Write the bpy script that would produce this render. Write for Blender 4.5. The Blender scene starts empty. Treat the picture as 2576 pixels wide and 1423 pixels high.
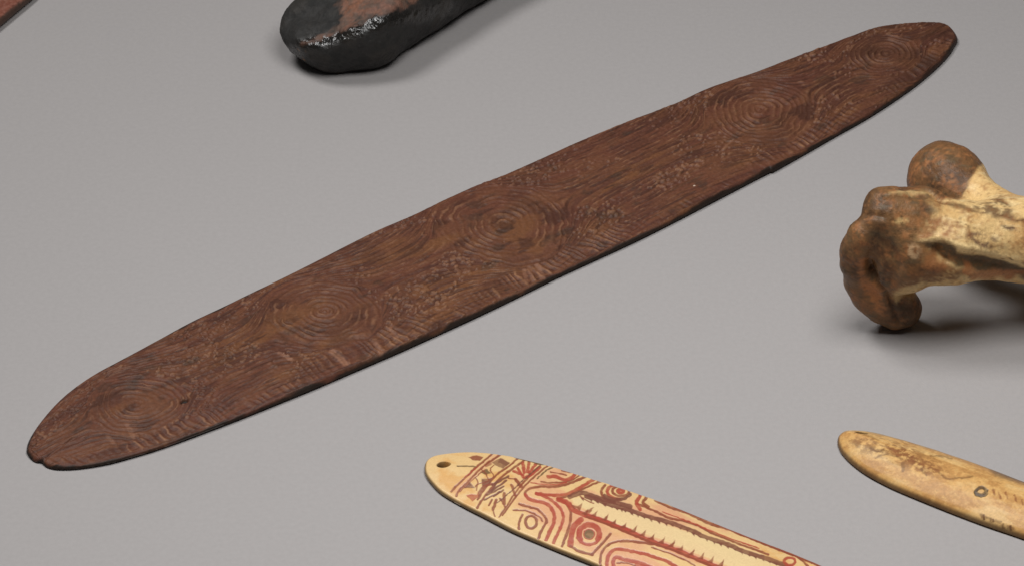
import bpy, math
import numpy as np
from mathutils import Vector

# ------------------------------------------------------------------ camera, world, lights
scene = bpy.context.scene
ELEV, DIST, WIDTH = math.radians(37.0), 1.15, 0.32      # view down on the table, metres
IMW, IMH = 2576.0, 1423.0                               # working pixel grid used for measuring
cam_pos = np.array([0.0, -DIST*math.cos(ELEV), DIST*math.sin(ELEV)])
cam_d = bpy.data.cameras.new('camera'); cam_d.sensor_width = 36.0
cam_d.lens = 36.0*DIST/WIDTH; cam_d.clip_start = 0.01; cam_d.clip_end = 50.0
cam = bpy.data.objects.new('camera', cam_d); scene.collection.objects.link(cam)
cam.location = cam_pos; cam.rotation_euler = (math.pi/2-ELEV, 0, 0)
scene.camera = cam

world = bpy.data.worlds.new('World'); scene.world = world; world.use_nodes = True
bg = world.node_tree.nodes['Background']
bg.inputs[0].default_value = (1.0, 0.985, 0.96, 1); bg.inputs[1].default_value = 0.03

def area(name, loc, target, size, power, col):
    l = bpy.data.lights.new(name, 'AREA'); l.shape = 'RECTANGLE'; l.size, l.size_y = size
    l.energy = power; l.color = col
    o = bpy.data.objects.new(name, l); scene.collection.objects.link(o); o.location = loc
    o.rotation_euler = (Vector(target)-Vector(loc)).to_track_quat('-Z', 'Y').to_euler()
    return o
area('key_softbox', (-0.56, 0.20, 1.24), (0, 0, 0), (0.38, 0.38), 9.2, (1.0, 0.995, 0.985))
area('overhead_softbox', (0.08, -0.14, 0.52), (0.08, -0.14, 0), (0.28, 0.22), 2.2, (1.0, 0.995, 0.985))

scene.view_settings.view_transform = 'Standard'; scene.view_settings.look = 'None'
scene.view_settings.exposure = 0.0; scene.view_settings.gamma = 1.0
scene.view_settings.use_curve_mapping = False

# ------------------------------------------------------------------ measuring helpers
FWD = np.array([0, math.cos(ELEV), -math.sin(ELEV)]); RGT = np.array([1.0, 0, 0])
UPV = np.array([0, math.sin(ELEV), math.cos(ELEV)])
KF = (WIDTH/DIST)/IMW

def P(x, y, z=0.0):
    """point of the photograph (measuring pixels) -> point of the place lying z above the table"""
    d = FWD + RGT*((x-IMW/2)*KF) - UPV*((y-IMH/2)*KF)
    t = (z-cam_pos[2])/d[2]
    return cam_pos + d*t

def px(V):
    """place -> measuring pixels"""
    r = V - cam_pos
    dep = r @ FWD
    return np.stack([(r @ RGT)/dep/KF + IMW/2, -(r @ UPV)/dep/KF + IMH/2], -1)

def lin(r, g, b):
    f = lambda c: c/12.92 if c <= 0.04045 else ((c+0.055)/1.055)**2.4
    return np.array([f(r/255.0), f(g/255.0), f(b/255.0)])

def sstep(a, b, x):
    t = np.clip((x-a)/(b-a), 0, 1); return t*t*(3-2*t)

def _hash(ix, iy, iz, seed):
    h = ix.astype(np.int32).view(np.uint32)*np.uint32(374761393) + iy.astype(np.int32).view(np.uint32)*np.uint32(668265263)
    h = h + iz.astype(np.int32).view(np.uint32)*np.uint32(2246822519) + np.uint32((seed*974711+12345) & 0xffffffff)
    h = (h ^ (h >> np.uint32(13)))*np.uint32(1274126177)
    h = (h ^ (h >> np.uint32(16))) & np.uint32(0xffffff)
    return h.astype(np.float32)*np.float32(1/16777215.0)

def noise(x, y, z=None, seed=0):
    x = np.ascontiguousarray(x, np.float32); y = np.ascontiguousarray(y, np.float32)
    z = np.zeros_like(x) if z is None else np.ascontiguousarray(z, np.float32)
    ix, iy, iz = np.floor(x), np.floor(y), np.floor(z)
    fx, fy, fz = x-ix, y-iy, z-iz
    fx, fy, fz = fx*fx*(3-2*fx), fy*fy*(3-2*fy), fz*fz*(3-2*fz)
    out = 0
    zs = (0, 1) if np.any(fz) else (0,)
    for a in (0, 1):
        for b in (0, 1):
            for c in zs:
                w = (fx if a else 1-fx)*(fy if b else 1-fy)*((fz if c else 1-fz))
                out = out + w*_hash(ix+a, iy+b, iz+c, seed)
    return out*2-1

def fbm(x, y, z=None, seed=0, oct=4, gain=0.5):
    s, a, n = 0, 1.0, 0
    for i in range(oct):
        s = s + a*noise(x*2**i, y*2**i, None if z is None else z*2**i, seed+i*17); n += a; a *= gain
    return s/n*1.5

def worley(x, y, seed=0, jit=0.8):
    x = np.ascontiguousarray(x); y = np.ascontiguousarray(y); ix, iy = np.floor(x), np.floor(y); best = np.full(x.shape, 9.0); zz = np.zeros_like(ix)
    for a in (-1, 0, 1):
        for b in (-1, 0, 1):
            cx = ix+a+0.5+(_hash(ix+a, iy+b, zz, seed)-0.5)*jit
            cy = iy+b+0.5+(_hash(ix+a, iy+b, zz, seed+5)-0.5)*jit
            best = np.minimum(best, (x-cx)**2+(y-cy)**2)
    return np.sqrt(best)

def spline(pts, n, closed=False):
    p = np.array(pts, float); m = len(p)
    if closed: q = np.vstack([p[-1], p, p[0], p[1]]); seg = m
    else: q = np.vstack([2*p[0]-p[1], p, 2*p[-1]-p[-2]]); seg = m-1
    t = np.linspace(0, seg, n, endpoint=not closed); i = np.minimum(t.astype(int), seg-1); f = (t-i)[:, None]
    a, b, c, d = q[i], q[i+1], q[i+2], q[i+3]
    return 0.5*((2*b)+(c-a)*f+(2*a-5*b+4*c-d)*f*f+(3*b-a-3*c+d)*f**3)

def dist_poly(xy, pts):
    """distance of each row of xy to a polyline"""
    p = np.array(pts, float); best = np.full(len(xy), 1e9)
    for a, b in zip(p[:-1], p[1:]):
        ab = b-a; L = ab@ab+1e-12
        t = np.clip(((xy-a)@ab)/L, 0, 1)
        dd = xy-a-t[:, None]*ab
        best = np.minimum(best, (dd*dd).sum(1))
    return np.sqrt(best)

def inside(xy, poly):
    p = np.array(poly, float); r = np.zeros(len(xy), bool); x, y = xy[:, 0], xy[:, 1]
    for (x1, y1), (x2, y2) in zip(p, np.roll(p, -1, 0)):
        c = (y1 > y) != (y2 > y)
        r ^= c & (x < (x2-x1)*(y-y1)/((y2-y1) if y2 != y1 else 1e-9)+x1)
    return r

def poly_mask(xy, poly, soft):
    """soft-edged area: 1 inside, 0 outside"""
    p = list(poly)+[poly[0]]
    lo = np.min(poly, 0)-soft; hi = np.max(poly, 0)+soft
    sel = np.all((xy > lo) & (xy < hi), 1); out = np.zeros(len(xy))
    if sel.any():
        q = xy[sel]; d = dist_poly(q, p); s = np.where(inside(q, poly), d, -d)
        out[sel] = sstep(-soft, soft, s)
    return out

def line_mask(xy, pts, w, soft=1.2):
    p = np.array(pts, float); lo = p.min(0)-w-4; hi = p.max(0)+w+4
    sel = np.all((xy > lo) & (xy < hi), 1); out = np.zeros(len(xy))
    if sel.any(): out[sel] = 1-sstep(w/2-soft, w/2+soft, dist_poly(xy[sel], p))
    return out

# ------------------------------------------------------------------ mesh helpers
def make_mesh(name, V, F, cols=None, material=None):
    me = bpy.data.meshes.new(name)
    V = np.ascontiguousarray(V, np.float32); F = np.ascontiguousarray(F, np.int32)
    me.vertices.add(len(V)); me.vertices.foreach_set('co', V.ravel())
    me.loops.add(F.size); me.loops.foreach_set('vertex_index', F.ravel())
    me.polygons.add(len(F))
    me.polygons.foreach_set('loop_start', np.arange(0, F.size, F.shape[1], dtype=np.int32))
    me.update(calc_edges=True); me.validate()
    me.shade_smooth()
    if cols is not None:
        for k, c in cols.items():
            if c.ndim == 2:
                a = me.attributes.new(k, 'FLOAT_COLOR', 'POINT')
                a.data.foreach_set('color', np.hstack([c, np.ones((len(c), 1))]).astype(np.float32).ravel())
            else:
                a = me.attributes.new(k, 'FLOAT', 'POINT'); a.data.foreach_set('value', c.astype(np.float32))
    if material: me.materials.append(material)
    o = bpy.data.objects.new(name, me); scene.collection.objects.link(o)
    return o

def recentre(o):
    """origin at the thing's base"""
    me = o.data; n = len(me.vertices); v = np.empty(n*3, np.float32); me.vertices.foreach_get('co', v); v = v.reshape(-1, 3)
    c = (v.min(0)+v.max(0))/2; c[2] = v[:, 2].min()
    me.vertices.foreach_set('co', (v-c).ravel()); o.location = c; me.update()

def tag(o, label, cat, group=None):
    o['label'] = label; o['category'] = cat
    if group: o['group'] = group

class Plate:
    """a flat piece with a traced outline, lying on the table; columns along its long axis"""
    def __init__(s, outline_xy, nu, nv, nb=10, axis=None):
        o = np.array(outline_xy)[:, :2]
        c = o.mean(0)
        if axis is None:
            w, e = np.linalg.eigh(np.cov((o-c).T)); e1 = e[:, 1]
        else: e1 = np.array(axis)/np.linalg.norm(axis)
        if e1[0] < 0: e1 = -e1
        e2 = np.array([-e1[1], e1[0]]); s.c, s.e1, s.e2 = c, e1, e2
        u = (o-c)@e1; v = (o-c)@e2
        i0, i1 = int(np.argmin(u)), int(np.argmax(u)); n = len(o)
        def chain(a, b):
            k = [a]
            while k[-1] != b: k.append((k[-1]+1) % n)
            return k
        ca, cb = chain(i0, i1), chain(i1, i0)[::-1]
        if v[ca].mean() < v[cb].mean(): ca, cb = cb, ca
        def fn(ch):
            uu = np.maximum.accumulate(u[ch]+np.arange(len(ch))*1e-9); return uu, v[ch]
        ut, vt = fn(ca); ub, vb = fn(cb)
        L = u.max()-u.min(); m = nu//16
        q = np.linspace(0, 1, m, endpoint=False)
        U = np.concatenate([u.min()+0.04*L*q*q, np.linspace(u.min()+0.04*L, u.max()-0.04*L, nu-2*m+1), u.max()-0.04*L*(q[::-1])**2])
        T, B = np.interp(U, ut, vt), np.interp(U, ub, vb)
        B = np.minimum(B, T)
        ct = 1/np.sqrt(1+np.gradient(T, U+np.arange(len(U))*1e-10)**2); cbm = 1/np.sqrt(1+np.gradient(B, U+np.arange(len(U))*1e-10)**2)
        def grid(k):
            q = np.linspace(-1, 1, k+1); w = 0.55*q+0.45*np.sin(q*np.pi/2)
            W = np.broadcast_to(w, (len(U), k+1))
            Vv = B[:, None]+(T-B)[:, None]*(W+1)/2
            d = np.minimum((T[:, None]-Vv)*ct[:, None], (Vv-B[:, None])*cbm[:, None])
            return np.broadcast_to(U[:, None], Vv.shape), Vv, W, d
        s.top, s.bot = grid(nv), grid(nb)
        oo = np.stack([u, v], 1)
        for g in (s.top, s.bot):
            for end in (0, 1):
                lim = 0.09*L
                k = (U < u.min()+lim) if end == 0 else (U > u.max()-lim)
                seg = (u < u.min()+1.6*lim) if end == 0 else (u > u.max()-1.6*lim)
                ii = np.argwhere(seg).ravel(); gap = np.argmax(np.diff(np.append(ii, ii[0]+n)))
                ch = np.roll(ii, -(gap+1)); ch = ch[::max(1, len(ch)//48)]
                dd = dist_poly(np.stack([g[0][k].ravel(), g[1][k].ravel()], 1), oo[ch]).reshape(g[0][k].shape)
                g[3][k] = np.minimum(g[3][k], dd) if False else dd*(np.minimum(T-B, 1)[k, None] > 0)
        s.L, s.nu = L, len(U)
        hw = (T-B).max()/2
        s.dome = 1-(1-np.clip(s.top[3]/hw, 0, 1))**2
    def world(s, g):
        return s.c + g[0][..., None]*s.e1 + g[1][..., None]*s.e2
    def local(s, p):
        r = np.array(p)[..., :2]-s.c; return r@s.e1, r@s.e2
    def build(s, name, ztop, zbot, cols, material):
        a = np.concatenate([s.world(s.top), ztop[..., None]], -1)
        b = np.concatenate([s.world(s.bot), zbot[..., None]], -1)[:, ::-1]
        G = np.concatenate([a, b], 1); n, m = G.shape[:2]
        idx = np.arange(n*m).reshape(n, m); r = np.roll(idx, -1, 1)
        F = np.stack([idx[:-1], idx[1:], r[1:], r[:-1]], -1).reshape(-1, 4)
        full = {}
        for k, c in cols.items():
            c = c.reshape(s.top[0].shape + c.shape[s.top[0].ndim:] if c.ndim > 1 else s.top[0].shape)
            bb = c[:, np.linspace(0, c.shape[1]-1, s.bot[0].shape[1]).astype(int)][:, ::-1]
            # underside repeats the edge tone
            full[k] = np.concatenate([c, bb], 1).reshape((n*m,)+c.shape[2:])
        return make_mesh(name, G.reshape(-1, 3), F, full, material)

def ease(i, n): return float(sstep(0, 1, min(i, n-1-i)/4.0))

def rounded(d, r):
    q = np.clip(d/r, 0, 1); return r*(np.sqrt(np.clip(1-(1-q)**2, 0, 1))-1)

def surface_nets(f, lo, h):
    """triangulate f=0 of a sampled field (negative inside)"""
    s = f < 0; n = f.shape
    c = [f[i:n[0]-1+i, j:n[1]-1+j, k:n[2]-1+k] for i in (0, 1) for j in (0, 1) for k in (0, 1)]
    off = [(i, j, k) for i in (0, 1) for j in (0, 1) for k in (0, 1)]
    neg = sum((x < 0).astype(np.int8) for x in c)
    act = (neg > 0) & (neg < 8); ids = np.full(act.shape, -1, np.int64); ids[act] = np.arange(act.sum())
    cv = [x[act] for x in c]
    acc = np.zeros((act.sum(), 3)); cnt = np.zeros(act.sum())
    for a in range(8):
        for b in range(a+1, 8):
            d = np.array(off[b])-np.array(off[a])
            if np.abs(d).sum() != 1: continue
            cr = (cv[a] < 0) != (cv[b] < 0)
            t = np.where(cr, cv[a]/np.where(cr, cv[a]-cv[b], 1), 0)
            acc += np.where(cr, 1, 0)[:, None]*(np.array(off[a])+t[:, None]*d); cnt += cr
    V = (np.argwhere(act)+acc/cnt[:, None])*h+lo
    Fs = []
    for ax in range(3):
        sl0 = [slice(None)]*3; sl1 = [slice(None)]*3; sl0[ax] = slice(0, -1); sl1[ax] = slice(1, None)
        e = s[tuple(sl0)] != s[tuple(sl1)]; P0 = np.argwhere(e)
        o1, o2 = [(1, 2), (2, 0), (0, 1)][ax]
        ok = (P0[:, o1] > 0) & (P0[:, o2] > 0) & (P0[:, o1] < n[o1]-1) & (P0[:, o2] < n[o2]-1); P0 = P0[ok]
        fl = s[tuple(sl0)][tuple(P0.T)]
        def g(d1, d2):
            q = P0.copy(); q[:, o1] -= d1; q[:, o2] -= d2; return ids[tuple(q.T)]
        quad = np.stack([g(0, 0), g(1, 0), g(1, 1), g(0, 1)], 1)
        quad[~fl] = quad[~fl][:, ::-1]
        Fs.append(quad)
    return V, np.concatenate(Fs)

class Field:
    def __init__(s, lo, hi, h):
        s.lo, s.h = np.array(lo, float), h
        n = np.ceil((np.array(hi)-s.lo)/h).astype(int)+1
        s.X, s.Y, s.Z = np.meshgrid(*[s.lo[i]+np.arange(n[i])*h for i in range(3)], indexing='ij', sparse=True)
        s.n = n; s.f = np.full(n, 1.0, np.float32)
    def cone(s, a, b, ra, rb):
        a, b = np.array(a), np.array(b); ab = b-a; L = ab@ab+1e-12
        t = np.clip(((s.X-a[0])*ab[0]+(s.Y-a[1])*ab[1]+(s.Z-a[2])*ab[2])/L, 0, 1)
        return np.sqrt((s.X-a[0]-t*ab[0])**2+(s.Y-a[1]-t*ab[1])**2+(s.Z-a[2]-t*ab[2])**2)-(ra+(rb-ra)*t)
    def ell(s, c, r, axes=None):
        c = np.array(c); A = np.eye(3) if axes is None else np.array(axes); D = [s.X-c[0], s.Y-c[1], s.Z-c[2]]
        q = 0
        for i in range(3):
            q = q+((D[0]*A[i][0]+D[1]*A[i][1]+D[2]*A[i][2])/r[i])**2
        return (np.sqrt(q)-1)*min(r)
    def add(s, d, k): s.f = smin(s.f, d, k).astype(np.float32)
    def sub(s, d, k): s.f = (-smin(-s.f, d, k)).astype(np.float32)
    def mesh(s): return surface_nets(s.f, s.lo, s.h)

def smin(a, b, k):
    h = np.clip(0.5+0.5*(b-a)/k, 0, 1); return b+(a-b)*h-k*h*(1-h)

def vnormals(V, F):
    n = np.cross(V[F[:, 2]]-V[F[:, 0]], V[F[:, 3]]-V[F[:, 1]]); N = np.zeros_like(V)
    for i in range(4): np.add.at(N, F[:, i], n)
    return N/(np.linalg.norm(N, axis=1, keepdims=True)+1e-20)

# ------------------------------------------------------------------ materials
def mat(name, rough=0.5, bump=(), grain=0.0, grain_scale=600, rough_attr=False, spec=0.5, base=None, rough_noise=None):
    m = bpy.data.materials.new(name); m.use_nodes = True; nt = m.node_tree; N, K = nt.nodes, nt.links
    b = N['Principled BSDF']; b.inputs['Roughness'].default_value = rough; b.inputs['Specular IOR Level'].default_value = spec
    tc = N.new('ShaderNodeTexCoord')
    if base is None:
        at = N.new('ShaderNodeAttribute'); at.attribute_name = 'tone'; col = at.outputs['Color']
    else:
        rgb = N.new('ShaderNodeRGB'); rgb.outputs[0].default_value = (*base, 1); col = rgb.outputs[0]
    if grain:
        n = N.new('ShaderNodeTexNoise'); n.inputs['Scale'].default_value = grain_scale; n.inputs['Detail'].default_value = 4
        K.new(tc.outputs['Object'], n.inputs['Vector'])
        mr = N.new('ShaderNodeMapRange'); mr.inputs[1].default_value = 0.25; mr.inputs[2].default_value = 0.75
        mr.inputs[3].default_value = 1-grain; mr.inputs[4].default_value = 1+grain
        K.new(n.outputs['Fac'], mr.inputs[0])
        mx = N.new('ShaderNodeMix'); mx.data_type = 'RGBA'; mx.blend_type = 'MULTIPLY'; mx.inputs[0].default_value = 1
        K.new(col, mx.inputs[6]); K.new(mr.outputs[0], mx.inputs[7]); col = mx.outputs[2]
    K.new(col, b.inputs['Base Color'])
    if rough_attr:
        at = N.new('ShaderNodeAttribute'); at.attribute_name = 'rough'; K.new(at.outputs['Fac'], b.inputs['Roughness'])
    prev = None
    for sc, dist in bump:
        n = N.new('ShaderNodeTexNoise'); n.inputs['Scale'].default_value = sc; n.inputs['Detail'].default_value = 3
        K.new(tc.outputs['Object'], n.inputs['Vector'])
        bp = N.new('ShaderNodeBump'); bp.inputs['Strength'].default_value = 1; bp.inputs['Distance'].default_value = dist
        K.new(n.outputs['Fac'], bp.inputs['Height'])
        if prev: K.new(prev.outputs[0], bp.inputs['Normal'])
        prev = bp
    if prev: K.new(prev.outputs[0], b.inputs['Normal'])
    return m

# ------------------------------------------------------------------ tabletop
def tabletop():
    m = mat('grey_table_paper', rough=0.75, base=lin(162, 158, 157), grain=0.03, grain_scale=640, bump=((1500, 0.00006),), spec=0.3)
    V = [(-1.5, -1.2, 0), (1.5, -1.2, 0), (1.5, 1.5, 0), (-1.5, 1.5, 0), (-1.5, -1.2, -0.03), (1.5, -1.2, -0.03), (1.5, 1.5, -0.03), (-1.5, 1.5, -0.03)]
    F = [(0, 1, 2, 3), (7, 6, 5, 4), (0, 4, 5, 1), (1, 5, 6, 2), (2, 6, 7, 3), (3, 7, 4, 0)]
    o = make_mesh('tabletop', V, F, None, m); o.data.shade_flat(); o['kind'] = 'structure'
tabletop()

# ------------------------------------------------------------------ carved board
def carved_board():
    T = 0.0031
    out = [(66,1128),(69,1108),(80,1085),(100,1056),(135,1015),(180,975),(240,935),(320,893),(400,850),(480,807),(560,769),(640,730),(720,692),
           (800,652),(880,611),(950,577),(1040,539),(1110,505),(1180,473),(1260,442),(1340,407),(1420,371),(1500,337),(1600,297),(1700,258),
           (1770,225),(1830,203),(1900,180),(2000,142),(2080,113),(2140,90),(2200,70),(2250,61),(2320,56),(2360,57),(2388,66),(2405,84),(2409,98)]
    low = [(2402,116),(2388,138),(2360,168),(2310,211),(2250,254),(2180,299),(2100,344),(2020,390),(1945,432),(1938,433),(1900,452),(1800,504),(1700,556),
           (1600,606),(1500,652),(1400,698),(1300,747),(1200,795),(1100,841),(1000,886),(900,929),(800,972),(700,1013),(600,1053),(500,1091),(400,1127),
           (330,1148),(270,1164),(200,1175),(150,1177),(124,1173),(110,1166),(103,1159),(95,1159),(84,1155),(73,1145),(67,1135)]
    pts = [P(x, y, T*0.62)[:2] for x, y in out]+[P(x, y, T*0.30)[:2] for x, y in low]
    pl = Plate(spline(pts, 900, True), 1500, 240, 10)
    U, V, W, d = pl.top
    u, v = U*1000, V*1000                       # millimetres in the board's own frame
    wx, wy = fbm(u/9, v/9, seed=3), fbm(u/9, v/9, seed=9)
    fx, fy = noise(u/2.2, v/2.2, seed=21), noise(u/2.2, v/2.2, seed=22)
    # rings: centre (photo), radius px, count
    rings = [(345,1010,122,7),(815,785,142,8),(1268,563,172,9),(1912,277,140,8),(2225,136,92,6)]
    h = np.zeros_like(u); tone = np.zeros_like(u); psi = v.copy(); ringmask = np.zeros_like(u)
    geo = []
    for i, (cx, cy, R, n) in enumerate(rings):
        p = P(cx, cy, T); a, b = pl.local(p); a *= 1000; b *= 1000
        Rm = np.linalg.norm(P(cx+R, cy, T)-p)*1000
        geo.append((a, b, Rm))
        du, dv = u-a+wx*0.9+fx*0.25, v-b+wy*0.9+fy*0.25
        r = np.hypot(du, dv); th = np.arctan2(dv, du)
        rr = r*(1+0.05*np.sin(2*th+i)+0.03*np.sin(3*th+i*2)+0.05*fbm(u/5, v/5, seed=140+i))
        m = 1-sstep(Rm*0.96, Rm*1.04, rr)
        pitch = Rm/n
        rq = rr+0.22*pitch*noise(rr/(pitch*1.3), 0*rr+i*7.3, seed=150)
        prof = np.cos(2*np.pi*rq/pitch)*(0.65+0.35*noise(th*Rm*0.7/2.4, rq/pitch, seed=160+i))
        worn = (0.6 if i >= 3 else 0.4)+0.65*sstep(-0.35, 0.4, fbm(u/6, v/4, seed=40+i))
        h = h*(1-m)+m*prof*worn*0.5
        ringmask = np.maximum(ringmask, m)
        psi = psi - 0.75*(v-b)*np.clip(Rm*Rm/np.maximum(r*r, Rm*Rm), 0, 1)*np.exp(-np.maximum(r-Rm, 0)/10)
    # streaming grooves
    st = psi*1.0+0.5*wx+0.12*fx
    pit = 1.75
    row = np.floor(st/pit+0.25); dash = noise(u/1.7+_hash(row, row*0, row*0, 3)*40, row, seed=63)
    g = np.sin(2*np.pi*st/pit)*(0.55+0.45*sstep(-0.4, 0.5, fbm(u/14, v/4, seed=61)))*(0.55+0.6*dash)
    # punched dots
    wd = worley(u/2.1+0.45*wx, v/1.75+0.45*wy, seed=7, jit=1.0)*(1+0.5*noise(u/2.2, v/2.2, seed=78))
    dots = (1-sstep(0.16, 0.46, wd))*2.2-0.6
    dm = sstep(0.05, 0.45, fbm(u/17+3, v/9, seed=80, oct=3)+0.10)*sstep(-0.6, 0.3, fbm(u/3, v/3, seed=81))
    # chip cuts across the front edge
    edge = (V-pl.top[1][:, :1])*1000            # distance from the front edge, mm
    chips = np.zeros_like(u); cm = np.zeros_like(u)
    for (a, b, Rm) in geo:
        win = np.exp(-((u-a-2)/(Rm*1.5))**4)
        hb = (b-Rm)-(np.interp(a, U[:, 0]*1000, pl.top[1][:, 0]*1000))
        band = sstep(0.8, 2.0, edge)*(1-sstep(max(hb, 4)*0.85, max(hb, 4)*1.15+1.0, edge))
        q = (u-a)*(1+0.012*edge)+1.3*wx+1.6*noise(u/5, v/30, seed=85)
        cc = np.sin(2*np.pi*q/2.6+0.35*edge+1.2*fx)*(0.45+0.55*sstep(-0.45, 0.35, fbm(u/4, v/6, seed=83)))
        chips = np.where(win*band > cm, cc, chips); cm = np.maximum(cm, win*band)
    oth = g*(1-dm)+dots*dm*0.9
    oth = oth*(1-cm)+chips*cm*0.7
    low = sstep(1.0, 1.8, edge)*(1-sstep(4.0, 5.5, edge))*(1-cm); nt = np.sin(2*np.pi*(u+1.2*wx+1.6*noise(u/5, v/30, seed=86))/2.6+0.5*edge)*(0.5+0.5*fx)*(0.3+0.7*sstep(-0.4, 0.4, fbm(u/6, v/9, seed=87)))
    oth = oth*(1-low)+nt*low*0.9
    h = h*ringmask+oth*0.5*(1-ringmask)
    h *= 0.25+0.75*sstep(0.3, 1.6, d*1000)
    fib = fbm(u/5, psi/0.4, seed=90, oct=3)
    H = h*0.00060 + fib*0.00003 + fbm(u/3, v/3, seed=33)*0.00010 + fbm(u/40, v/25, seed=34)*0.0005 + noise(u/0.55, v/0.5, seed=36)*0.00003
    # splits and a knot hole
    knot = P(463, 1007, T); ka, kb = pl.local(knot); kd = np.hypot((u-ka*1000)/1.5, (v-kb*1000)/1.1)
    H -= 0.0012*(1-sstep(0.4, 1.1, kd))
    sp = P(1267, 608, T); ka2, kb2 = pl.local(sp); kd2 = np.hypot((u-ka2*1000)/0.55, (v-kb2*1000)/0.35); H -= 0.0006*(1-sstep(0.4, 1.1, kd2))
    crack = dist_poly(np.stack([u.ravel(), v.ravel()], 1), [np.array(pl.local(P(x, y, T)))*1000 for x, y in ((103,1154),(128,1132),(150,1118),(185,1095))]).reshape(u.shape)
    H -= 0.00035*(1-sstep(0.1, 0.6, crack))*sstep(0, 1, d*1000+0.4)
    crown = 0.0010*pl.dome-0.0006*(1-sstep(-0.5, -0.25, U/pl.L))
    ztop = T-0.0009+crown+rounded(d, 0.0013)+H*sstep(0, 0.0012, d)
    db = pl.bot[3]; zbot = 0.0003-rounded(db, 0.0005)
    # colour of the wood, with the edge's shade mixed in
    big = fbm(u/30, v/8, seed=101); mid = fbm(u/8, psi/2.2, seed=102); grain = fbm(u/8, psi/0.75, seed=103, oct=4); blot = fbm(u/11, v/7, seed=104)
    base = lin(99, 62, 45); ochre = lin(110, 71, 45); red = lin(97, 58, 44); dark = lin(68, 42, 33); pale = lin(156, 114, 84); soot = lin(50, 43, 37)
    C = np.broadcast_to(base, u.shape+(3,)).copy()
    def mixin(c, f): 
        nonlocal C
        C = C*(1-f[..., None])+c*f[..., None]
    mixin(ochre, 0.75*sstep(-0.05, 0.65, big+0.5*mid-0.15))
    mixin(red, 0.7*sstep(0.0, 0.5, -big+0.3*mid))
    mixin(dark, 0.75*sstep(0.05, 0.6, grain+0.35*mid))
    strk = fbm(u/13, psi/1.9, seed=107, oct=3); mixin(lin(78, 47, 39), 0.5*sstep(0.05, 0.5, strk)*(1-0.6*ringmask)); mixin(lin(120, 80, 52), 0.2*sstep(0.1, 0.6, -strk))
    mixin(dark, 0.4*sstep(0.25, 0.7, blot))
    wear = sstep(0.02, 0.4, h)*(0.3+0.7*sstep(-0.35, 0.35, fbm(u/6, v/5, seed=110)))
    mixin(pale, 0.34*wear)
    uv2 = np.stack([u.ravel(), v.ravel()], 1); nz = noise(u/0.7, v/0.7, seed=119)
    for x0, y0, x1, y1, w, k in [(836,882,870,912,2.2,0.8),(702,884,734,903,1.3,0.6),(980,822,998,848,1.3,0.6),(1352,664,1364,692,2.0,0.5),(1330,668,1342,700,1.2,0.4),(1318,676,1326,704,1.2,0.4),(1812,383,1842,352,0.9,0.4),(945,862,960,886,1.5,0.5),(270,1090,283,1104,1.4,0.4),(320,1064,334,1092,1.6,0.4),(1590,500,1610,490,0.8,0.4)]:
        a_, b_ = [np.array(pl.local(P(x, y, T)))*1000 for x, y in ((x0, y0), (x1, y1))]
        sm = 1-sstep(w*0.3, w*0.65, dist_poly(uv2, [a_, b_]).reshape(u.shape)+0.25*nz); mixin(lin(160, 116, 92), 0.6*k*sm)
    fl = P(1747, 467, T); fa, fb = pl.local(fl); mixin(lin(225, 205, 185), 1-sstep(0.25, 0.5, np.hypot(u-fa*1000, v-fb*1000)))
    mixin(pale, 0.5*cm*(1-ringmask)*sstep(0.5, 1.0, chips)*sstep(0.05, 0.5, fbm(u/5, v/5, seed=111)))
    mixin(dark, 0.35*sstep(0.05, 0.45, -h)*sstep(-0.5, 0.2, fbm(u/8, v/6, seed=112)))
    mixin(lin(36, 29, 24), 0.95*(1-sstep(0.15, 0.9, d*1000+0.6*mid)))  # unlit board edge darkened through its colour
    mixin(soot, 0.4*sstep(0.5, 0.8, fbm(u/9, v/6, seed=115)))
    tipm = sstep(0.38*pl.L, 0.5*pl.L, U)*0.45; mixin(dark, tipm*sstep(-0.3, 0.4, blot+0.2))
    mixin(lin(25, 20, 17), 1-sstep(0.5, 1.0, kd))
    m = mat('carved_dark_wood', rough=0.52, grain=0.2, grain_scale=1100, bump=((2600, 0.00008),), spec=0.24)
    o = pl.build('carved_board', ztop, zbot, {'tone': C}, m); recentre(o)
    tag(o, 'long dark brown wooden board carved with five sets of concentric circles', 'carved board')
carved_board()

# ------------------------------------------------------------------ painted bone spatula
def Z8(pts): return [((1560+x/3.086)/1.4907, (1660+y/3.086)/1.4907) for x, y in pts]
def Z21(pts): return [((2200+x/2.862)/1.4907, (1700+y/2.862)/1.4907) for x, y in pts]
def ZB(pts): return [((3100+x/3.093)/1.4907, (1580+y/3.093)/1.4907) for x, y in pts]

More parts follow.
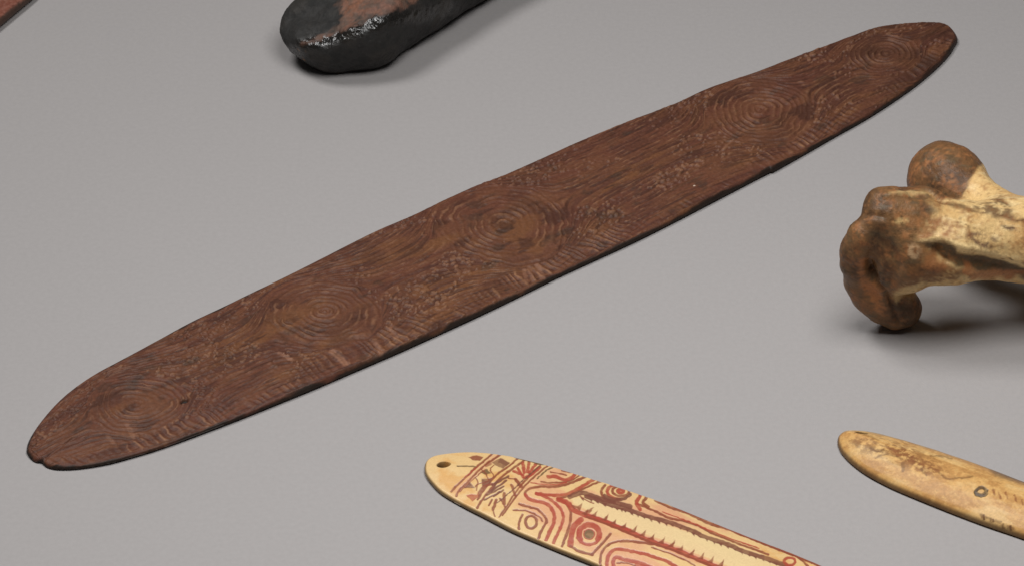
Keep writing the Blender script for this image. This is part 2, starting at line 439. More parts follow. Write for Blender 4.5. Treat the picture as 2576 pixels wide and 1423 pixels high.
def painted_spatula():
    T = 0.0040
    up = [(1068,1178),(1071,1163),(1084,1149),(1110,1139),(1160,1133),(1220,1134),(1280,1142),(1340,1155),(1400,1172),(1500,1203),(1600,1235),(1700,1270),
          (1800,1310),(1900,1350),(2000,1388),(2070,1418),(2200,1478),(2350,1560),(2440,1625),(2475,1670)]
    lo = [(2470,1705),(2420,1720),(2330,1715),(2200,1690),(2000,1630),(1800,1555),(1640,1485),(1500,1424),(1430,1396),(1360,1367),(1290,1337),(1220,1301),(1160,1270),(1110,1240),(1082,1212),(1070,1193)]
    pts = [P(x, y, T*(0.22+0.28*ease(i, len(up))))[:2] for i, (x, y) in enumerate(up)]+[P(x, y, T*0.22)[:2] for x, y in lo]
    ax = P(1900, 1500)[:2]-P(1068, 1180)[:2]
    pl = Plate(spline(pts, 600, True), 1500, 260, 10, axis=ax)
    U, V, W, d = pl.top; u, v = U*1000, V*1000
    zt = T-0.0023+0.0023*pl.dome
    z = zt+rounded(d, 0.0009)+fbm(u/14, v/8, seed=5)*0.00018
    xy3 = np.concatenate([pl.world(pl.top), z[..., None]], -1).reshape(-1, 3)
    q = px(xy3)
    wob = np.stack([noise(u/0.9, v/0.9, seed=51).ravel(), noise(u/0.9, v/0.9, seed=52).ravel()], 1)
    q = q+wob*1.1
    ivory, warm, pink, lightc = lin(224, 188, 132), lin(216, 164, 98), lin(218, 164, 126), lin(226, 200, 150)
    brown, red, plum, olive = lin(138, 72, 52), lin(168, 72, 56), lin(120, 72, 58), lin(108, 82, 56)
    n = len(q); C = np.broadcast_to(ivory, (n, 3)).copy()
    def mixin(c, f):
        nonlocal C
        C = C*(1-f[:, None])+c*f[:, None]
    f1 = fbm(u/12, v/6, seed=61).ravel(); f2 = fbm(u/2.0, v/2.0, seed=62).ravel()
    mixin(warm, 0.8*sstep(-0.2, 0.5, f1+0.3*f2))
    pk = poly_mask(q, Z8([(1180,150),(1700,240),(2900,560),(3900,900),(3900,1600),(2300,1600),(1650,1180),(1150,820)]), 25)
    mixin(pink, 0.85*pk*sstep(-0.6, 0.3, f1))
    mixin(pink, 0.6*poly_mask(q, Z8([(880,130),(990,130),(480,590),(420,560)]), 3)+0)
    # pale central channel
    chan = Z8([(1800,640),(1900,625),(2090,650),(2250,700),(2469,740)])+Z21([(240,560),(480,620),(800,740),(1150,860),(1500,980),(1800,1090),(2100,1200),(2400,1330),(2500,1420),(1800,1330),(1500,1195),(1150,1060),(800,920),(400,790),(0,640)])+Z8([(2150,870),(1950,760),(1830,700)])
    mixin(lightc, 0.85*poly_mask(q, chan, 3))
    ink = np.zeros(n)
    def L(pts, w, c, Z=Z8, var=0.25, s=0):
        nonlocal ink
        k = 1/((3.086 if Z is Z8 else 2.862)*1.4907)
        p = spline(Z(pts), max(12, 8*len(pts))) if len(pts) > 2 else np.array(Z(pts))
        mk = line_mask(q, p, w*k*1.15+(0.9 if c is red else 0.6), 1.0)*(1-0.5*var*sstep(0.0, 0.6, f2))
        mixin(c, mk*0.93); ink = np.maximum(ink, mk)
    def B(pts, c, Z=Z8, o=0.9):
        nonlocal ink
        mk = poly_mask(q, Z(pts), 1.4)*o*(1-0.2*sstep(0, .5, f2)); mixin(c, mk); ink = np.maximum(ink, mk)
    def ring(cx, cy, rx, ry, w, c, a0=0, a1=360, Z=Z8):
        L([(cx+rx*math.cos(math.radians(t)), cy+ry*math.sin(math.radians(t))) for t in np.linspace(a0, a1, 22)], w, c, Z)
    L([(880,120),(800,190),(700,270),(600,370),(510,450),(450,510),(410,560)], 20, brown)
    L([(990,125),(830,225),(740,300),(650,390),(560,480),(490,550),(465,610)], 18, brown)
    L([(1180,170),(1080,260),(960,340),(880,420),(800,520),(750,590),(715,650)], 18, brown)
    L([(1270,185),(1120,290),(1000,380),(860,530),(760,660),(710,750)], 20, brown)
    L([(1440,250),(1330,360),(1220,480),(1130,600),(1050,720),(960,850)], 15, brown)
    L([(1530,255),(1440,325),(1300,450),(1200,560),(1100,690),(1000,830)], 17, brown)
    L([(1610,262),(1500,320),(1400,410)], 12, olive)
    B([(600,160),(700,138),(775,160),(740,200),(660,195)], brown); L([(480,262),(600,265),(690,268)], 12, olive)
    B([(870,220),(980,165),(1090,225),(1010,290),(950,270)], plum); B([(740,330),(820,295),(875,345),(800,362)], olive)
    B([(755,410),(880,400),(850,470),(770,500)], plum); B([(540,520),(615,440),(690,515)], plum)
    B([(780,240),(850,200),(880,240),(810,280)], brown, o=0.7)
    B([(580,600),(640,582),(700,592),(722,550),(732,612),(655,672)], red)
    L([(880,470),(800,490),(740,560),(735,600)], 26, brown); L([(690,400),(720,450),(690,500)], 10, brown)
    for a, b, w in [((1240,230),(1252,335),30),((1310,205),(1290,330),28),((1390,235),(1310,340),26),((1440,275),(1310,385),22),((1130,320),(1240,365),22),((1180,285),(1235,390),22),((1330,360),(1250,400),22)]: L([a, b], w, red)
    for a, b, w in [((1070,380),(880,480),20),((1045,430),(850,560),20),((1010,500),(820,595),18),((970,560),(790,650),16),((1010,540),(900,610),16),((940,440),(870,560),16)]: L([a, b], w, plum)
    for a, b, w in [((1105,480),(1150,600),26),((1022,575),(1022,690),30),((975,640),(1030,725),20),((930,655),(890,770),28),((895,770),(912,840),12),((880,650),(840,715),16),((1155,420),(1220,500),32),((1070,400),(1160,420),14)]: L([a, b], w, brown)
    L([(1110,140),(1200,175),(1330,205),(1440,240),(1560,245)], 16, olive); L([(1690,310),(1790,325),(1860,335)], 26, brown)
    L([(1450,440),(1520,452),(1640,452),(1760,440),(1860,390),(1905,355)], 14, brown)
    L([(1530,382),(1620,385),(1720,420),(1800,395),(1840,360)], 32, red)
    L([(1265,600),(1268,560),(1330,520),(1450,500),(1600,500),(1750,470),(1880,420),(1980,378)], 24, brown)
    L([(1395,578),(1500,590),(1640,600),(1760,580),(1880,520),(2000,450),(2070,405)], 30, red)
    L([(1640,640),(1760,610),(1860,560),(1990,500),(2100,450),(2160,428)], 20, brown)
    L([(1268,590),(1310,640),(1400,670),(1500,690),(1560,740),(1600,830),(1590,930),(1540,1030),(1505,1110)], 34, red)
    L([(1395,578),(1500,620),(1600,680),(1680,770),(1705,870),(1670,980),(1620,1080),(1590,1150)], 28, red)
    L([(1640,640),(1720,680),(1780,760),(1792,870),(1760,1000),(1720,1110),(1690,1190)], 26, brown)
    L([(1195,700),(1300,730),(1400,760),(1470,820),(1512,890),(1480,960),(1435,1040),(1420,1095)], 26, brown)
    L([(1130,770),(1250,775),(1350,805),(1430,850),(1465,900)], 16, brown)
    ring(1332, 910, 66, 72, 28, brown); L([(1230,825),(1192,910),(1190,990)], 22, brown)
    ring(2005, 1050, 118, 112, 52, red, 150, 395); ring(2005, 1050, 62, 58, 10, red); B([(2005+56*math.cos(t), 1050+54*math.sin(t)) for t in np.linspace(0, 6.1, 16)], olive)
    ring(2005, 1050, 128, 118, 30, red, 20, 160)
    L([(1910,880),(1830,960),(1800,1060),(1785,1175)], 56, red); L([(1790,1190),(1900,1250),(2040,1285)], 28, brown)
    L([(2250,1045),(2180,1130),(2100,1215),(2030,1285)], 24, brown)
    ring(2370, 550, 34, 20, 30, red); ring(2370, 550, 98, 56, 24, brown); ring(2380, 555, 165, 92, 30, red, 100, 330); ring(2380, 560, 235, 128, 26, brown, 110, 215)
    L([(2180,600),(2280,640),(2400,640),(2480,590)], 30, plum); L([(2469,500),(2560,540),(2600,600)], 20, brown)
    L([(1780,620),(1900,575),(2000,590),(2110,630),(2250,665),(2400,705),(2480,730)], 44, plum)
    L([(1650,650),(1760,690),(1810,760),(1900,805),(2000,840),(2150,890),(2300,950),(2469,1012)], 48, red)
    ub = [(0,455),(100,480),(200,525),(340,565),(480,605),(600,650),(700,680),(850,720),(1000,770),(1150,830),(1250,880),(1400,930),(1550,980),(1650,1030),(1800,1080),(1950,1125),(2100,1180),(2300,1260),(2500,1350)]
    lb = [(0,660),(150,710),(300,770),(450,830),(600,895),(750,955),(900,1005),(1050,1065),(1200,1130),(1300,1170),(1420,1215),(1700,1330)]
    L(ub, 40, plum, Z21); L(lb, 46, red, Z21); L([(x, y+14) for x, y in lb], 18, brown, Z21)
    rng = np.random.RandomState(4)
    su = spline(ub, 400); sl = spline(lb, 400)
    for x in np.arange(30, 2200, 74):
        x += rng.uniform(-9, 9); y = np.interp(x, su[:, 0], su[:, 1]); k = rng.uniform(0.65, 1.0)
        B([(x-26, y+8), (x+22, y+20), (x+8+10*k, y+58*k)], plum, Z21, 0.95)
    for x in np.arange(-40, 1500, 104):
        x += rng.uniform(-10, 10); y = np.interp(x, sl[:, 0], sl[:, 1]); k = rng.uniform(0.7, 1.05)
        B([(x-34, y-14), (x+40, y-4), (x+58*k, y-84*k), (x+20, y-42)], brown, Z21, 0.95)
    for (a, b, c_) in [((1880,730),(1790,700),(1830,760)), ((1930,690),(1850,745),(1900,780)), ((2060,740),(1950,785),(2010,810))]: B([a, b, c_], brown)
    for x, y in [(1920,615),(2080,640),(2180,680),(2370,740)]: B([(x-30, y), (x+30, y+10), (x+18, y+55)], plum)
    L([(540,530),(640,570),(750,620),(900,690),(1050,720),(1200,770),(1350,850),(1500,910),(1650,970),(1800,1020),(1950,1080)], 20, brown, Z21)
    L([(740,500),(900,575),(1100,640),(1300,740),(1500,800),(1700,880),(1900,960),(2100,1040),(2300,1110),(2500,1180),(2700,1260)], 22, brown, Z21)
    for x in np.arange(930, 2700, 66):
        y = 560+(x-930)*0.408; L([(x-34, y-16), (x+34, y+16)], 16, brown, Z21)
    L([(570,455),(535,520),(575,590)], 32, red, Z21); L([(640,470),(605,520),(660,565)], 26, brown, Z21)
    ring(2180, 1150, 60, 40, 22, red, Z=Z21); L([(2240,1080),(2290,1120),(2380,1205)], 18, brown, Z21)
    L([(150,1230),(150,1100),(190,1010),(280,950),(400,930),(560,945),(720,965)], 22, brown, Z21)
    L([(215,1230),(225,1110),(270,1040),(350,1020),(480,1040),(620,1070),(750,1110),(880,1160),(1000,1230)], 30, red, Z21)
    L([(285,1230),(290,1130),(330,1105),(400,1130),(500,1150),(600,1170),(720,1230)], 32, red, Z21)
    B([(520,1170),(660,1190),(720,1240),(500,1240)], red, Z21)
    L([(1330,455),(1450,470),(1620,475),(1740,450)], 10, red); L([(1560,330),(1650,345),(1740,365)], 12, brown)
    L([(1900,610),(1960,650),(2060,690)], 10, brown); L([(1880,1000),(1860,1090),(1900,1150)], 12, red)
    L([(560,395),(640,330),(720,262)], 8, red); L([(505,560),(600,470),(700,380),(800,300)], 8, brown)
    L([(760,300),(800,340),(840,420),(800,450),(720,470),(700,540)], 9, brown); L([(900,250),(860,300),(900,380),(850,420)], 9, brown)
    for x in np.arange(820, 1240, 46): L([(x+190, 640-(x-820)*0.9), (x+120, 690-(x-820)*0.9)], 9, plum)
    L([(330,1170),(420,1165),(520,1195)], 14, brown, Z21); L([(700,1000),(850,1050),(1000,1110),(1120,1170),(1200,1230)], 14, brown, Z21)
    L([(820,620),(980,680),(1130,735),(1280,800),(1450,870),(1640,940),(1850,1010)], 9, red, Z21)
    # suspension hole
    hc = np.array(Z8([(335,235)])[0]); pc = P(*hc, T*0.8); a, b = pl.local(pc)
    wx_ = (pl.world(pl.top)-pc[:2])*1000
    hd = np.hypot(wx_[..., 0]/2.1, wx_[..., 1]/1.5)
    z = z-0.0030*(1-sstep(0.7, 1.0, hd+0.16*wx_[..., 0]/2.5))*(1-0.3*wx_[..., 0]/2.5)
    z = z-0.00012*ink.reshape(z.shape)
    mixin(lin(66, 42, 27), (0.9*(1-sstep(0.7, 0.95, hd+0.35*wx_[..., 0]/2.5))).ravel())  # shaded crescent inside the hole, painted as dark colour
    mixin(lin(84, 62, 42), 0.85*(1-sstep(0.1, 0.7, d*1000)).ravel())  # contact shadow along the rim painted into the tone
    zbot = 0.0002-rounded(pl.bot[3], 0.0005)
    m = mat('painted_ivory_bone', rough=0.38, grain=0.07, grain_scale=1800, bump=((1800, 0.00003),), spec=0.45)
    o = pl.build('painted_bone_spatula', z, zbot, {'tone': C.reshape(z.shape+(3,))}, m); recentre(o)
    tag(o, 'cream bone spatula painted with red and brown curving lines and rings, pierced tip', 'bone spatula')
painted_spatula()

# ------------------------------------------------------------------ plain bone spatula
def plain_spatula():
    T = 0.0064
    up = [(2107,1110),(2110,1094),(2126,1080),(2155,1074),(2200,1076),(2260,1092),(2320,1110),(2400,1135),(2480,1163),(2576,1200),(2700,1250),(2850,1315),(2960,1372),(3000,1410)]
    lo = [(2990,1440),(2930,1455),(2850,1448),(2720,1405),(2576,1351),(2480,1318),(2400,1288),(2320,1256),(2240,1222),(2180,1190),(2142,1162),(2118,1137),(2110,1122)]
    pts = [P(x, y, T*(0.2+0.35*ease(i, len(up))))[:2] for i, (x, y) in enumerate(up)]+[P(x, y, T*0.2)[:2] for x, y in lo]
    pl = Plate(spline(pts, 500, True), 800, 150, 10, axis=P(2800, 1380)[:2]-P(2108, 1110)[:2])
    U, V, W, d = pl.top; u, v = U*1000, V*1000
    z = T-0.0042+0.0042*pl.dome+rounded(d, 0.0014)+fbm(u/12, v/6, seed=15)*0.0002
    q = px(np.concatenate([pl.world(pl.top), z[..., None]], -1).reshape(-1, 3))
    q = q+np.stack([noise(u/0.8, v/0.8, seed=53).ravel(), noise(u/0.8, v/0.8, seed=54).ravel()], 1)*2.0
    f1 = fbm(u/10, v/4, seed=71).ravel(); f2 = fbm(u/1.6, v/1.2, seed=72, oct=5, gain=0.7).ravel(); f3 = fbm(u/5, v/1.0, seed=73).ravel()
    C = np.broadcast_to(lin(208, 162, 100), (len(q), 3)).copy()
    def mixin(c, f):
        nonlocal C
        C = C*(1-f[:, None])+c*f[:, None]
    mixin(lin(186, 136, 80), 0.7*sstep(-0.2, 0.5, f1+0.4*f2))
    mixin(lin(222, 186, 128), 0.6*sstep(0.1, 0.6, -f1+0.3*f3))
    mixin(lin(122, 84, 50), 0.75*poly_mask(q, ZB([(200,180),(420,120),(700,180),(1000,300),(1300,440),(1400,600),(1200,620),(900,500),(560,430),(300,330)]), 22)*sstep(-0.6, 0.6, f2+0.5*f3))
    mixin(lin(124, 68, 44), 0.8*poly_mask(q, ZB([(700,260),(1000,300),(1060,420),(1300,540),(1330,600),(1150,590),(960,500),(780,420)]), 14)*sstep(-0.5, 0.6, f2))
    for pts, w in [([(500,300),(570,340),(660,325)], 22), ([(885,480),(888,560)], 36), ([(1300,590),(1400,655),(1520,650),(1690,630)], 20), ([(1200,395),(1350,395),(1450,430)], 20), ([(1100,540),(1150,610)], 24), ([(560,420),(700,380),(880,430)], 14)]:
        p = spline(ZB(pts), 30) if len(pts) > 2 else ZB(pts)
        mixin(lin(110, 74, 42), 0.65*line_mask(q, p, w/4.6+1, 2.2))
    rc = ZB([(1790+62*math.cos(t), 808+44*math.sin(t)) for t in np.linspace(0, 2*math.pi, 24)])
    rl = line_mask(q, rc, 42/4.6, 1.2); mixin(lin(70, 54, 38), 0.95*rl)
    for x, y in [(1930,820),(2000,850),(2075,850),(2180,885),(2260,930),(2330,950)]:
        mixin(lin(130, 72, 44), 0.7*line_mask(q, ZB([(x, y-30), (x+20, y+30)]), 5, 1.5))
    for i in range(14):
        x = 1790+i*28; y = 1075+i*11; mixin(lin(84, 50, 34), (0.62+0.3*math.sin(i*1.7))*line_mask(q, ZB([(x, y+10*math.sin(i*3.1)), (x+10, y+34+16*math.sin(i*2.3))]), 6, 2.2)*sstep(-0.6, 0.3, f2))
    mixin(lin(166, 120, 72), 0.3*sstep(0.0, 0.7, f2+0.4*f1)); mixin(lin(222, 182, 118), 0.3*sstep(0.15, 0.7, -f2))
    # grey reflected sheen painted along the back edge
    eb = (pl.top[1][:, -1:]-V)*1000
    mixin(lin(126, 112, 94), (0.6*(1-sstep(1.2, 3.6, eb+0.9*f3.reshape(u.shape)))).ravel())
    dk = poly_mask(q, ZB([(1900,560),(2400,640),(2700,780),(2700,860),(2200,700),(1950,620)]), 8); mixin(lin(84, 62, 48), 0.7*dk)
    mixin(lin(86, 62, 40), (0.85*(1-sstep(0.1, 0.8, d*1000))).ravel())
    pc = P(*ZB([(405,120)])[0], T*0.75); a, b = pl.local(pc); hd = np.hypot((u-a*1000)/2.0, (v-b*1000)/1.2)
    z = z-0.003*(1-sstep(0.75, 1.15, hd)); mixin(lin(86, 58, 32), (0.8*(1-sstep(0.9, 1.2, hd))).ravel())
    z = z-0.0002*rl.reshape(z.shape)
    zbot = 0.0002-rounded(pl.bot[3], 0.0005)
    m = mat('worn_ivory_bone', rough=0.42, grain=0.14, grain_scale=1300, bump=((1500, 0.00005),), spec=0.28)
    o = pl.build('bone_spatula', z, zbot, {'tone': C.reshape(z.shape+(3,))}, m); recentre(o)
    tag(o, 'plain yellowed bone spatula with one small dark ring mark and brown stains', 'bone spatula')
plain_spatula()

# ------------------------------------------------------------------ reddish board in the far corner
def corner_board():
    T = 0.0040
    edge = [(-330,330),(-200,232),(-80,140),(0,72),(45,34),(92,-6),(180,-92),(260,-180),(300,-270)]
    back = [(270,-330),(150,-330),(0,-270),(-140,-180),(-280,-60),(-380,80),(-430,200),(-410,310)]
    pts = [P(x, y, 0.0010)[:2] for x, y in edge]+[P(x, y, T*0.6)[:2] for x, y in back]
    pl = Plate(spline(pts, 400, True), 420, 120, 8)
    U, V, W, d = pl.top; u, v = U*1000, V*1000
    g = np.sin(2*np.pi*(v+0.8*fbm(u/9, v/9, seed=3))/1.7)
    z = T+rounded(d, 0.0020)+g*0.00012*sstep(1, 3, d*1000)+fbm(u/4, v/4, seed=8)*0.00015
    f = fbm(u/8, v/4, seed=12); f2 = fbm(u/1.4, v/1.2, seed=13)
    C = np.broadcast_to(lin(122, 70, 54), u.shape+(3,)).copy()
    def mixin(c, k):
        nonlocal C
        C = C*(1-k[..., None])+c*k[..., None]
    mixin(lin(140, 92, 78), 0.7*sstep(0, 0.5, f2)); mixin(lin(96, 46, 32), 0.7*sstep(0, 0.5, f)); mixin(lin(56, 44, 36), 0.9*(1-sstep(0.6, 1.8, d*1000+0.5*f2)))
    zbot = 0.0003-rounded(pl.bot[3], 0.0014)
    o = pl.build('red_wooden_board', z, zbot, {'tone': C}, mat('red_ochred_wood', rough=0.55, grain=0.15, grain_scale=1200, bump=((2000, 0.00008),)))
    recentre(o); tag(o, 'reddish brown wooden board with dark edge, cut off in the upper left corner', 'wooden board')
corner_board()

# ------------------------------------------------------------------ jointed bone
def jointed_bone():
    cm = 0.01
    Q = lambda x, y, z: P(x, y, z*cm)
    R = lambda p: p/80.0*cm                     # radius given in photo pixels
    F = Field((0.085, -0.09, -0.002), (0.275, 0.12, 0.085), 0.00085)
    f = F
    Zc = lambda x, y, z: Q(2079.6+x*0.3678, 335.4+y*0.3678, z)
    # near condyle: a pulley rim curling down to the table
    rim = [(350,600,4.5,92),(245,690,4.1,96),(200,790,3.5,98),(196,900,2.8,98),(218,1015,2.0,98),(280,1125,1.3,96),(360,1205,0.74,94),(435,1238,0.44,92),(520,1225,0.42,88)]
    for a, b in zip(rim[:-1], rim[1:]): f.add(f.cone(Zc(*a[:3]), Zc(*b[:3]), R(a[3]*0.3678), R(b[3]*0.3678)), 0.0008)
    f.add(f.cone(Zc(400, 1090, 1.5), Zc(500, 1190, 0.8), R(38), R(46)), 0.004)
    f.add(f.cone(Zc(525, 1115, 1.25), Zc(545, 1200, 0.7), R(27), R(30)), 0.003)
    # small upper lobe
    f.add(f.cone(Zc(400, 505, 4.7), Zc(640, 500, 4.5), R(48), R(48)), 0.0025)
    f.add(f.cone(Zc(420, 580, 4.3), Zc(680, 580, 4.2), R(50), R(56)), 0.005)
    # body between the rim and the shaft
    f.add(f.cone(Zc(560, 730, 3.4), Zc(800, 740, 3.4), R(106), R(98)), 0.006)
    f.add(f.cone(Zc(440, 860, 2.9), Zc(560, 900, 2.8), R(60), R(62)), 0.004)
    f.add(f.cone(Zc(430, 1000, 2.2), Zc(520, 980, 2.4), R(36), R(36)), 0.004)
    # shaft
    sh = [(2400,610,3.4,96),(2500,607,3.2,96),(2600,612,3.0,100),(2760,640,2.7,90),(2900,690,1.95,64),(3050,765,1.05,34),(3150,825,0.28,16)]
    shaft = None
    for a, b in zip(sh[:-1], sh[1:]):
        c = f.cone(Q(*a[:3]), Q(*b[:3]), R(a[3]), R(b[3])); shaft = c if shaft is None else np.minimum(shaft, c)
    f.add(shaft, 0.004)
    # far condyle: a round head and its neck
    f.add(f.ell(Q(2372, 444, 3.2), (R(86), R(92), R(84))), 0.004)
    f.add(f.cone(Q(2390, 470, 3.1), Q(2385, 540, 2.0), R(74), R(66)), 0.008)
    f.add(f.cone(Q(2415, 480, 3.2), Q(2580, 590, 3.1), R(62), R(66)), 0.006)
    # hollow between rim and body, saddle between the condyles
    f.sub(f.cone(Q(2300, 462, 5.3), Q(2460, 520, 4.9), R(26), R(20)), 0.004)
    f.sub(f.cone(Q(2460, 650, 4.7), Q(2600, 690, 4.3), R(20), R(24)), 0.010)
    V, Fc = f.mesh()
    N = vnormals(V, Fc)
    mm = V*1000
    V = V+N*(fbm(mm[:, 0]/6, mm[:, 1]/6, mm[:, 2]/6, seed=2, oct=2)*0.00045+noise(mm[:, 0]/1.1, mm[:, 1]/1.1, mm[:, 2]/1.1, seed=4)*0.00003)[:, None]
    V[:, 2] -= V[:, 2].min()
    q0 = px(V)
    Z7 = lambda pts: [(2079.6+x*0.3678, 335.4+y*0.3678) for x, y in pts]
    facing = sstep(-0.1, 0.35, (N*(cam_pos-V)).sum(1)/np.linalg.norm(cam_pos-V, axis=1))
    def carve(pts, w, depth):
        nonlocal V
        dd = dist_poly(q0, spline(Z7(pts), 40)); V = V-N*(depth*np.exp(-(dd/w)**2)*facing)[:, None]
    carve([(400,680),(330,780),(305,880),(300,960)], 13, 0.0007)
    carve([(300,960),(330,1020),(400,1090),(450,1180),(485,1300)], 5, 0.0016)
    carve([(540,1160),(565,1220),(545,1280)], 14, 0.0008)
    carve([(295,900),(300,950),(320,990)], 9, 0.0022)
    carve([(262,556),(320,560),(380,570)], 8, 0.0009)
    carve([(400,425),(560,415),(700,430)], 6, -0.0008)
    carve([(690,400),(740,440),(800,470)], 5, 0.0010)
    carve([(760,820),(900,880),(1100,900),(1300,950),(1500,1020)], 26, 0.0026)
    carve([(740,780),(760,860),(820,900)], 8, 0.0014)
    carve([(640,730),(800,715),(920,775),(1100,815),(1300,880),(1500,950)], 9, -0.0007)
    carve([(420,760),(480,900),(440,1000)], 14, 0.0012)
    N = vnormals(V, Fc)
    wob = np.stack([fbm(mm[:, 0]/3, mm[:, 1]/3, mm[:, 2]/3, seed=31), fbm(mm[:, 0]/3, mm[:, 1]/3, mm[:, 2]/3, seed=32)], 1)
    q = q0+wob*5
    f1 = fbm(mm[:, 0]/9, mm[:, 1]/9, mm[:, 2]/9, seed=41); f2 = fbm(mm[:, 0]/2.4, mm[:, 1]/2.4, mm[:, 2]/2.4, seed=42, oct=5, gain=0.75); f3 = fbm(mm[:, 0]/5, mm[:, 1]/1.3, mm[:, 2]/1.3, seed=43)
    C = np.broadcast_to(lin(222, 186, 128), (len(V), 3)).copy()
    def mixin(c, k):
        nonlocal C
        C = C*(1-k[:, None])+c*k[:, None]
    mixin(lin(198, 152, 94), 0.7*sstep(-0.1, 0.5, f1+0.3*f3)); mixin(lin(236, 208, 154), 0.6*sstep(0.1, 0.5, f3-0.4*f1))
    brown, dbrown, orange, grey, cream = lin(122, 84, 52), lin(84, 61, 42), lin(152, 100, 62), lin(96, 80, 58), lin(224, 188, 128)
    body = poly_mask(q, Z7([(-80,560),(200,430),(280,280),(560,300),(690,400),(740,520),(690,600),(620,720),(680,900),(800,940),(560,1040),(470,1110),(700,1120),(700,1450),(300,1450),(-80,1200)]), 22)
    mixin(lin(116, 82, 52), 0.95*body)
    head = poly_mask(q, Z7([(460,420),(500,150),(650,-60),(950,-60),(1120,160),(1030,250),(985,300),(950,400),(900,460),(760,440),(690,380)]), 5); mixin(lin(106, 72, 46), 0.95*head)
    ends = np.maximum(body, head)
    mixin(dbrown, 0.75*ends*sstep(0.0, 0.5, f1+0.5*f2)); mixin(orange, 0.65*ends*sstep(0.0, 0.6, f2-0.5*f1)); mixin(grey, 0.7*ends*sstep(0.2, 0.6, f3)); mixin(lin(168, 120, 78), 0.6*poly_mask(q, Z7([(380,560),(600,540),(760,560),(900,640),(880,720),(620,740),(420,680)]), 14)*sstep(-0.3, 0.5, f2+0.2*f1)); mixin(lin(58, 44, 33), 0.7*poly_mask(q, Z7([(330,700),(420,660),(480,720),(460,900),(420,1040),(350,1040),(300,960),(300,840)]), 10)*sstep(-0.5, 0.4, f2))  # last mix paints crevice shade between rim and body
    # shade painted into the hollow along the shaft; stains and rubbed lines
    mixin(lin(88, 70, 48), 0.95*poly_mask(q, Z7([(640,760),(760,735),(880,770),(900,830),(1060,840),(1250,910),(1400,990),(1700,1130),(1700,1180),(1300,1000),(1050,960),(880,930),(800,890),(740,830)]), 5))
    mixin(brown, 0.9*poly_mask(q, Z7([(560,900),(700,880),(850,930),(1000,960),(900,1000),(700,1020),(520,1060)]), 6)*sstep(-0.5, 0.2, f2+0.3))
    mixin(orange, 0.85*poly_mask(q, Z7([(680,830),(730,790),(760,880),(830,940),(760,960),(670,930)]), 5))
    mixin(lin(176, 112, 68), 0.8*poly_mask(q, Z7([(930,970),(970,890),(1010,950),(1200,970),(1400,985),(1400,1010),(1000,1000)]), 4))
    mixin(lin(150, 104, 64), 0.75*poly_mask(q, Z7([(560,560),(720,540),(900,600),(1000,680),(1160,720),(1140,800),(980,760),(880,720),(640,720)]), 8)*sstep(-0.35, 0.25, f2))
    mixin(lin(96, 66, 58), 0.8*poly_mask(q, Z7([(960,690),(1060,680),(1170,720),(1140,800),(1000,770)]), 6)*sstep(-0.3, 0.2, f3))
    mixin(lin(92, 64, 42), 0.85*poly_mask(q, Z7([(1000,500),(1180,430),(1280,500),(1260,560),(1350,590),(1450,640),(1200,590),(1040,550)]), 6)*sstep(-0.4, 0.15, f2+0.2*f3))
    mixin(lin(92, 64, 42), 0.8*poly_mask(q, Z7([(760,455),(900,480),(1050,540),(1000,550),(850,500),(760,480)]), 4))
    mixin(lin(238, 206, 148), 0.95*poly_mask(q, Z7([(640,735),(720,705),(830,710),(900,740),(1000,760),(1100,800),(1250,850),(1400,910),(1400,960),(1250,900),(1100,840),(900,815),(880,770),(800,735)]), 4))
    mixin(cream, 0.8*poly_mask(q, Z7([(420,575),(560,590),(540,620),(430,610)]), 4)*sstep(-0.2, 0.2, f2+0.1)); mixin(lin(190, 160, 110), 0.85*poly_mask(q, Z7([(420,408),(560,395),(700,412),(680,430),(430,425)]), 3))
    mixin(lin(206, 174, 122), 0.9*poly_mask(q, Z7([(460,1090),(560,1050),(860,1010),(860,1030),(560,1075),(520,1110),(480,1170)]), 4))
    mixin(lin(188, 124, 76), 0.8*poly_mask(q, Z7([(220,850),(270,870),(265,1000),(380,1090),(430,1190),(360,1230),(250,1100),(215,960)]), 7)*sstep(-0.4, 0.2, f2))
    mixin(lin(210, 172, 130), 0.8*(1-sstep(3, 7, np.abs(np.hypot(q[:, 0]-(2079.6+595*0.3678), (q[:, 1]-(335.4+805*0.3678))*0.9)-11))))
    mixin(lin(60, 36, 34), 0.9*poly_mask(q, Z7([(1190,632),(1250,635),(1300,648),(1280,665),(1230,655)]), 2.5))
    for ln, w in [([(750,450),(830,490)], 3), ([(900,610),(1050,660),(1200,700),(1400,720)], 2), ([(1230,830),(1300,900)], 2.5), ([(1240,740),(1400,760)], 2.5), ([(1180,570),(1400,610)], 3)]:
        mixin(lin(110, 74, 46), 0.8*line_mask(q, Z7(ln), w, 1.2))
    mixin(lin(150, 98, 56), 0.6*sstep(0.15, 0.6, f2+0.3*f1)*(1-ends))
    sp = fbm(mm[:, 0]/0.9, mm[:, 1]/0.9, mm[:, 2]/0.9, seed=77, oct=3, gain=0.7)
    mixin(lin(176, 118, 72), 0.5*ends*sstep(0.15, 0.8, sp+0.5*f2)); mixin(lin(60, 44, 32), 0.45*ends*sstep(0.25, 0.8, -sp+0.4*f1)); mixin(lin(120, 82, 52), 0.5*(1-ends)*sstep(0.3, 0.7, sp+0.3*f3))
    V = V+N*(0.00005*sp)[:, None]
    rough = 0.42+0.14*sstep(-0.2, 0.4, f2)
    m = mat('stained_old_bone', rough_attr=True, grain=0.14, grain_scale=1300, bump=((900, 0.00022), (2600, 0.00006)), spec=0.25)
    o = make_mesh('jointed_bone', V, Fc, {'tone': C, 'rough': rough}, m); recentre(o)
    tag(o, 'knobbly joint end of a stained brown and cream bone beside the carved board', 'bone')
jointed_bone()

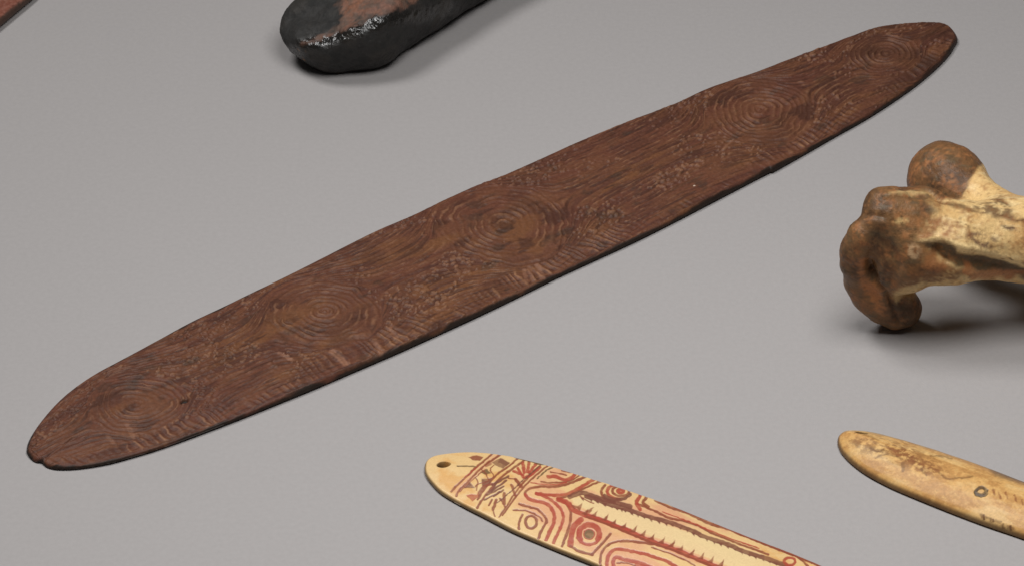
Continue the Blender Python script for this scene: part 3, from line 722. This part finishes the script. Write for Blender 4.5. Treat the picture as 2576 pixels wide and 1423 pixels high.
# ------------------------------------------------------------------ black bulbous club head
def club():
    cm = 0.01; Q = lambda x, y, z: P(x, y, z*cm); R = lambda p: p/74.0*cm
    F = Field((-0.085, 0.095, -0.003), (0.07, 0.30, 0.055), 0.0008); f = F
    f.add(f.ell(Q(842, 62, 1.36), (R(138), R(118), R(114))), 0.004)
    f.add(f.cone(Q(850, 64, 1.36), Q(908, 48, 1.42), R(112), R(126)), 0.002)
    f.add(f.cone(Q(908, 48, 1.42), Q(1040, -40, 1.42), R(126), R(130)), 0.002)
    f.add(f.cone(Q(1040, -40, 1.42), Q(1200, -130, 1.45), R(130), R(122)), 0.002)
    f.add(f.cone(Q(1200, -130, 1.45), Q(1500, -330, 1.5), R(122), R(84)), 0.002)
    f.f = np.maximum(f.f, -F.Z+0.0*F.X+0.0*F.Y).astype(np.float32)
    # split-away top facet, tilted to the viewer
    p0 = Q(850, 98, 1.76); n = np.array([-0.30, -0.22, 0.93]); n /= np.linalg.norm(n)
    rough3 = 0.0009*fbm(F.X/0.006+0*F.Y+0*F.Z, F.Y/0.006+0*F.X+0*F.Z, None, seed=6, oct=3)
    pl = (F.X-p0[0])*n[0]+(F.Y-p0[1])*n[1]+(F.Z-p0[2])*n[2]+rough3
    f.f = (-smin(-f.f, -pl, 0.003)).astype(np.float32)
    V, Fc = f.mesh(); N = vnormals(V, Fc); mm = V*1000
    f2 = fbm(mm[:, 0]/1.8, mm[:, 1]/1.8, mm[:, 2]/1.8, seed=42); f1 = fbm(mm[:, 0]/9, mm[:, 1]/9, mm[:, 2]/9, seed=41)
    V = V+N*(f1*0.0006)[:, None]
    V[:, 2] = np.maximum(V[:, 2], 0.0)
    q = px(V)+np.stack([f2, fbm(mm[:, 0]/2, mm[:, 1]/2, mm[:, 2]/2, seed=45)], 1)*8
    ridge = [(745,128),(790,112),(830,102),(880,88),(930,62),(985,48),(1060,38),(1130,20)]
    rd = dist_poly(q, ridge); band = np.exp(-((rd-5)/15)**2)
    lump = noise(mm[:, 0]/1.1, mm[:, 1]/1.5, mm[:, 2]/1.5, seed=46)+0.7*noise(mm[:, 0]/0.6, mm[:, 1]/0.6, mm[:, 2]/0.8, seed=47)
    V = V+N*(lump*band*0.00022)[:, None]
    C = np.broadcast_to(lin(34, 32, 30), (len(V), 3)).copy()
    def mixin(c, k):
        nonlocal C
        C = C*(1-k[:, None])+c*k[:, None]
    mixin(lin(26, 26, 25), 0.6*sstep(0, 0.5, f2)); mixin(lin(48, 43, 38), 0.5*sstep(0.1, 0.5, f1))
    bare = poly_mask(q, [(757,116),(790,103),(812,88),(858,66),(866,42),(850,16),(870,-30),(1000,-40),(1060,-20),(1040,12),(990,26),(945,38),(920,52),(870,78),(825,90),(775,112)], 6)
    mixin(lin(116, 80, 64), 0.92*bare); mixin(lin(124, 80, 56), 0.7*bare*sstep(0.0, 0.4, f1+0.3*f2)); mixin(lin(86, 70, 60), 0.8*bare*sstep(-0.05, 0.5, f2))
    mixin(lin(48, 42, 36), 0.9*bare*sstep(0.0, 0.4, fbm(mm[:, 0]/5, mm[:, 1]/3, mm[:, 2]/5, seed=49)))
    mixin(lin(170, 118, 62), 0.7*poly_mask(q, [(752,118),(760,122),(775,145),(770,150),(757,138)], 4)*sstep(-0.1, 0.3, f2))
    rough = np.maximum(0.74-0.60*band+0.10*sstep(0, 0.5, f2), 0.16)
    rough = np.where(bare > 0.4, 0.7, rough)
    m = mat('black_resin_coated_wood', rough_attr=True, grain=0.25, grain_scale=900, bump=((430, 0.0007), (1500, 0.00008)), spec=0.5)
    o = make_mesh('club_head', V, Fc, {'tone': C, 'rough': rough}, m); recentre(o)
    tag(o, 'glossy black bulbous club head with worn pinkish top, behind the carved board', 'club')
club()
